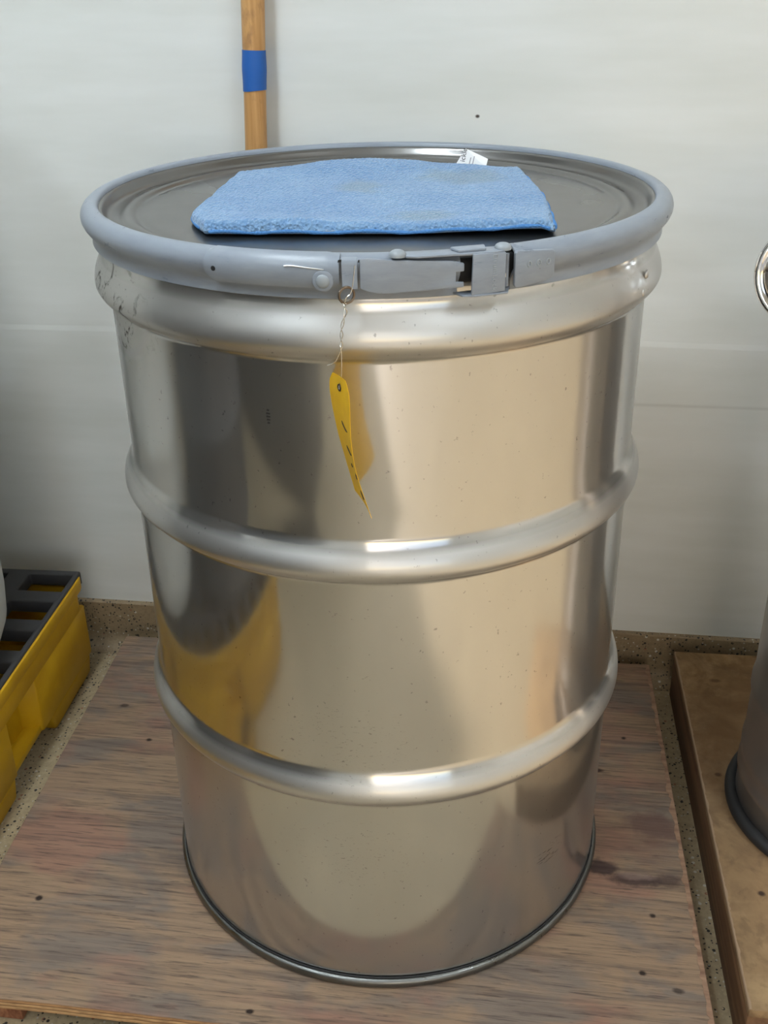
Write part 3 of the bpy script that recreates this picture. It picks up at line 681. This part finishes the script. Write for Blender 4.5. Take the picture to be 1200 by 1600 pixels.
# side wall with tapered fork pockets
pk = [(.140, .128, .045, .034), (-.365, -.375, -.465, -.475)]
def notched(x, s, ins):
    pts = []
    ys = [Y1-.002]
    for a, b, c, d in pk: ys += [a, b, c, d]
    pts = [(x, Y1)]
    for a, b, c, d in pk: pts += [(x, a), (x-s*ins, b), (x-s*ins, c), (x, d)]
    pts.append((x, Y0)); return pts
right = notched(X1, 1, .030); left = [(x, y) for x, y in notched(X0, -1, .030)][::-1]
outp = right+left; inp = [(x-.008 if x > -.9 else x+.008, min(max(y, Y0+.008), Y1-.008)) for x, y in outp]
wall_loop(outp, inp, -.016, .085)
box(bm, X0+.004, X1-.004, Y0+.004, Y1-.004, -.016, -.004, .002)                                              # sump floor
o = obm('sump', bm, M_yel, sp, True, 35)
feet = []
for ya, yb in ((.176, .361), (-.335, .030), (-.834, -.500)):
    bm = bmesh.new(); t = bmesh.new(); bmesh.ops.create_cube(t, size=1)
    for v in t.verts:
        lo = v.co.z < 0; k = .010 if lo else 0
        v.co = Vector(((X0+.005+k) if v.co.x < 0 else (X1-.0012-k*.4), (ya+k*1.6) if v.co.y < 0 else (yb-k*.3), FLOOR+.0005 if lo else -.014))
    bmesh.ops.bevel(t, geom=list(t.edges), offset=.006, segments=3, profile=.5, affect='EDGES'); join(bm, t); feet.append(obm('foot', bm, M_yel, sp, True, 40))
# grating: bars crossing around rectangular openings
bm = bmesh.new(); GX0, GX1, GY0, GY1 = X0-.002, X1+.0035, Y0-.002, Y1+.002
hx = []; x = -.600
while x-.078 > GX0+.02: hx.append((x-.078, x)); x -= .116
hy = []; y = .354
while y-.052 > GY0+.02: hy.append((y-.054, y)); y -= .0865
xs = [GX0]+sorted([v for h in hx for v in h])+[GX1]; ys = [GY0]+sorted([v for h in hy for v in h])+[GY1]
cells = {}
V = {}
t = bmesh.new()
def gv(i, j, z):
    key = (i, j, z)
    if key not in V: V[key] = t.verts.new((xs[i], ys[j], z))
    return V[key]
hole = lambda i, j: (i % 2 == 1) and (j % 2 == 1)
nx, ny = len(xs)-1, len(ys)-1; Z0g, Z1g = .130, .1530
for i in range(nx):
    for j in range(ny):
        if hole(i, j): continue
        t.faces.new([gv(i, j, Z1g), gv(i+1, j, Z1g), gv(i+1, j+1, Z1g), gv(i, j+1, Z1g)]); t.faces.new([gv(i, j, Z0g), gv(i, j+1, Z0g), gv(i+1, j+1, Z0g), gv(i+1, j, Z0g)])
        for di, dj, e in ((1, 0, ((i+1, j), (i+1, j+1))), (-1, 0, ((i, j), (i, j+1))), (0, 1, ((i, j+1), (i+1, j+1))), (0, -1, ((i, j), (i+1, j)))):
            a, b = i+di, j+dj
            if not (0 <= a < nx and 0 <= b < ny) or hole(a, b):
                (p, q_), (r_, s_) = e; t.faces.new([gv(p, q_, Z0g), gv(r_, s_, Z0g), gv(r_, s_, Z1g), gv(p, q_, Z1g)])
bmesh.ops.recalc_face_normals(t, faces=t.faces)
be = [e for e in t.edges if len(e.link_faces) == 2 and e.calc_face_angle(0) > 1.0 and (e.verts[0].co.z > .152 or abs(e.verts[0].co.z-e.verts[1].co.z) > .01)]
bmesh.ops.bevel(t, geom=be, offset=.0035, segments=3, profile=.5, affect='EDGES'); join(bm, t)
obm('grating', bm, M_blk, sp, True, 40)
# white plastic drum on the pallet
wd = empty('plastic_drum', (-.874, .045, ZT+.0045)); tag(wd, 'white plastic drum cut by the left edge, standing on the yellow pallet', 'drum')
zz = ZT+.0045
wp = [(0, zz), (.215, zz), (.245, zz+.004), (.268, zz+.018), (.279, zz+.045), (.283, zz+.085), (.284, zz+.13), (.284, zz+.28), (.288, zz+.295), (.288, zz+.315), (.284, zz+.33), (.284, zz+.56), (.288, zz+.575), (.288, zz+.595), (.284, zz+.61), (.282, zz+.80), (.27, zz+.85), (.24, zz+.875), (.2, zz+.87), (.0, zz+.87)]
V, F = lathe(wp, 96, ctr=(-.874, .045)); obj('drum_shell', V, F, M_poly, wd, True, 60)
for dx in (-.13, .13):
    V, F = lathe([(0, zz+.89), (.028, zz+.89), (.032, zz+.886), (.032, zz+.868)], 24, ctr=(-.874+dx, .045)); obj('bung', V, F, M_poly, wd, True, 40)
# dark drum beside it, seen mirrored in the steel
dd = empty('dark_drum', (-.93, -.56, zz)); tag(dd, 'dark grey drum on the yellow pallet, mirrored in the steel', 'drum')
dp = [(0, zz+.006), (.276, zz+.006), (.282, zz), (.289, zz+.004), (.287, zz+.014), (.2835, zz+.018)]
for zc in (.29, .58): dp += [(.2835, zz+zc-.02), (.289, zz+zc-.01), (.294, zz+zc), (.289, zz+zc+.01), (.2835, zz+zc+.02)]
dp += [(.2835, zz+.86), (.289, zz+.872), (.287, zz+.884), (.280, zz+.884), (.276, zz+.866), (0, zz+.866)]
V, F = lathe(dp, 96, ctr=(-.93, -.56)); obj('drum_shell', V, F, M_dgrey, dd, True, 50)
V, F = lathe([(0, zz+.885), (.03, zz+.885), (.034, zz+.88), (.034, zz+.864)], 24, ctr=(-.93, -.375)); obj('bung', V, F, M_dgrey, dd, True, 40)
sp_objs = [sp]
sp.matrix_world = ROT @ sp.matrix_world

# ------------------------------------------------------------------ raised wooden platform, right
rp = empty('wooden_platform', (.65, .06, FLOOR)); tag(rp, 'thick brown wooden platform under the dark steel cylinder at right', 'platform')
TX0, TX1, TY0, TY1, TZ = .4455, .86, -.290, .408, .035
bm = bmesh.new(); box(bm, TX0-.001, TX1, TY0-.004, TY1, TZ-.0125, TZ, .0012); obm('top_sheet', bm, M_ply2, rp, True, 30)
bm = bmesh.new(); box(bm, TX0, TX0+.038, TY0+.001, TY1-.001, FLOOR+.0005, TZ-.0128, .002); obm('side_board', bm, M_lumber, rp, True, 30)
bm = bmesh.new(); box(bm, TX1-.04, TX1-.002, TY0+.001, TY1-.001, FLOOR+.0005, TZ-.0128, .002); obm('side_board', bm, M_lumber, rp, True, 30)
for y0 in (TY0+.002, TY1-.04):
    bm = bmesh.new(); box(bm, TX0+.0385, TX1-.0405, y0, y0+.038, FLOOR+.0005, TZ-.0128, .002); obm('cross_board', bm, M_lumber, rp, True, 30)
M_chip = Mat('splintered_edge', s2l(150, 124, 98), .8)
ragged('splintered_edge', lambda y: -TX0-.0002, TY0-.003, TY1-.002, 170, .0001, .0024, TZ+.0005, TZ-.004, M_chip, rp, 5.0)
_o = bpy.data.objects['splintered_edge']
for v in _o.data.vertices: v.co.x = -v.co.x
_o.data.flip_normals()
rp.matrix_world = Matrix.Translation((.446, .06, 0)) @ Matrix.Rotation(math.radians(.9), 4, 'Z') @ Matrix.Translation((-.446, -.06, 0)) @ rp.matrix_world

# ------------------------------------------------------------------ steel cylinder on it
rc = empty('steel_cylinder', (.637, .045, TZ)); tag(rc, 'dark steel cylinder with black rubber foot ring, cut by the right edge', 'cylinder')
z = TZ+.0008
rpz = [(0, z+.004), (.146, z+.004), (.150, z+.008), (.152, z+.016), (.152, z+.05), (.1545, z+.055), (.1545, z+.063), (.152, z+.068), (.152, z+.085), (.1540, z+.090), (.1540, z+.098), (.152, z+.103), (.152, z+.18), (.1545, z+.187), (.1545, z+.197), (.152, z+.204), (.152, z+.80), (.155, z+.806), (.155, z+.82), (.14, z+.835), (.08, z+.85), (0, z+.855)]
V, F = lathe(rpz, 120, ctr=(.637, .045)); obj('cylinder_body', V, F, M_rdrum, rc, True, 50)
V, F = lathe([(.1575+.0085*math.cos(a), z+.0095+.0095*math.sin(a)) for a in [2*math.pi*k/14 for k in range(14)]], 96, True, ctr=(.637, .045)); o = obj('rubber_foot', V, F, M_gasket, rc); o['label'] = 'black rubber foot ring'
# round chrome fitting on its upper front side
gc = Vector((.4515, -.01, .797)); gn = (Vector((CX, CY, CZ))-gc); gn = Vector((-.30, -.94, .12)).normalized()
qm = gn.to_track_quat('Z', 'Y').to_matrix().to_4x4(); gm = Matrix.Translation(gc) @ qm
pr = [(0, .016), (.015, .0152), (.028, .0125), (.038, .008), (.044, .003), (.0465, .0015), (.0485, .0035), (.0515, .005), (.0545, .004), (.0560, .0), (.0545, -.004), (.050, -.008), (.036, -.014), (.014, -.018), (.0, -.018)]
V = []; F = []; sg = 48; m = len(pr)
for i in range(sg):
    a = 2*math.pi*i/sg
    for r, zq in pr: V.append(gm @ Vector((r*math.cos(a), r*math.sin(a), zq)))
for i in range(sg):
    for j in range(m-1): F.append((i*m+j, ((i+1) % sg)*m+j, ((i+1) % sg)*m+j+1, i*m+j+1))
o = obj('round_fitting', V, F, M_chrome, rc, True, 50); o['label'] = 'round polished chrome fitting'
bm = bmesh.new(); tube(bm, [gc-gn*.014, gc-gn*.03+Vector((.03, .012, 0)), Vector((.53, .03, .797))], .012, 14); obm('fitting_stub', bm, M_chrome, o)

# ------------------------------------------------------------------ dark cabinet mirrored in the drum's left side
cb = empty('steel_cabinet', (-1.4, -1.73, FLOOR)); tag(cb, 'dark grey steel cabinet behind the viewer, mirrored in the drum', 'cabinet')
bm = bmesh.new(); box(bm, -2.3, -.50, -1.98, -1.48, FLOOR+.0005, 1.0, .006); cbody = obm('cabinet_body', bm, M_dark, cb)
for k in range(3):
    bm = bmesh.new(); box(bm, -2.29+k*.597, -2.29+k*.597+.587, -1.4795, -1.46, FLOOR+.06, .99, .004); d = obm('cabinet_door', bm, M_dark, cb)
    bm = bmesh.new(); x = -2.29+k*.597+.54; tube(bm, [(x, -1.46, .60), (x, -1.43, .62), (x, -1.43, .76), (x, -1.46, .78)], .006, 8); obm('handle', bm, M_bright, d)
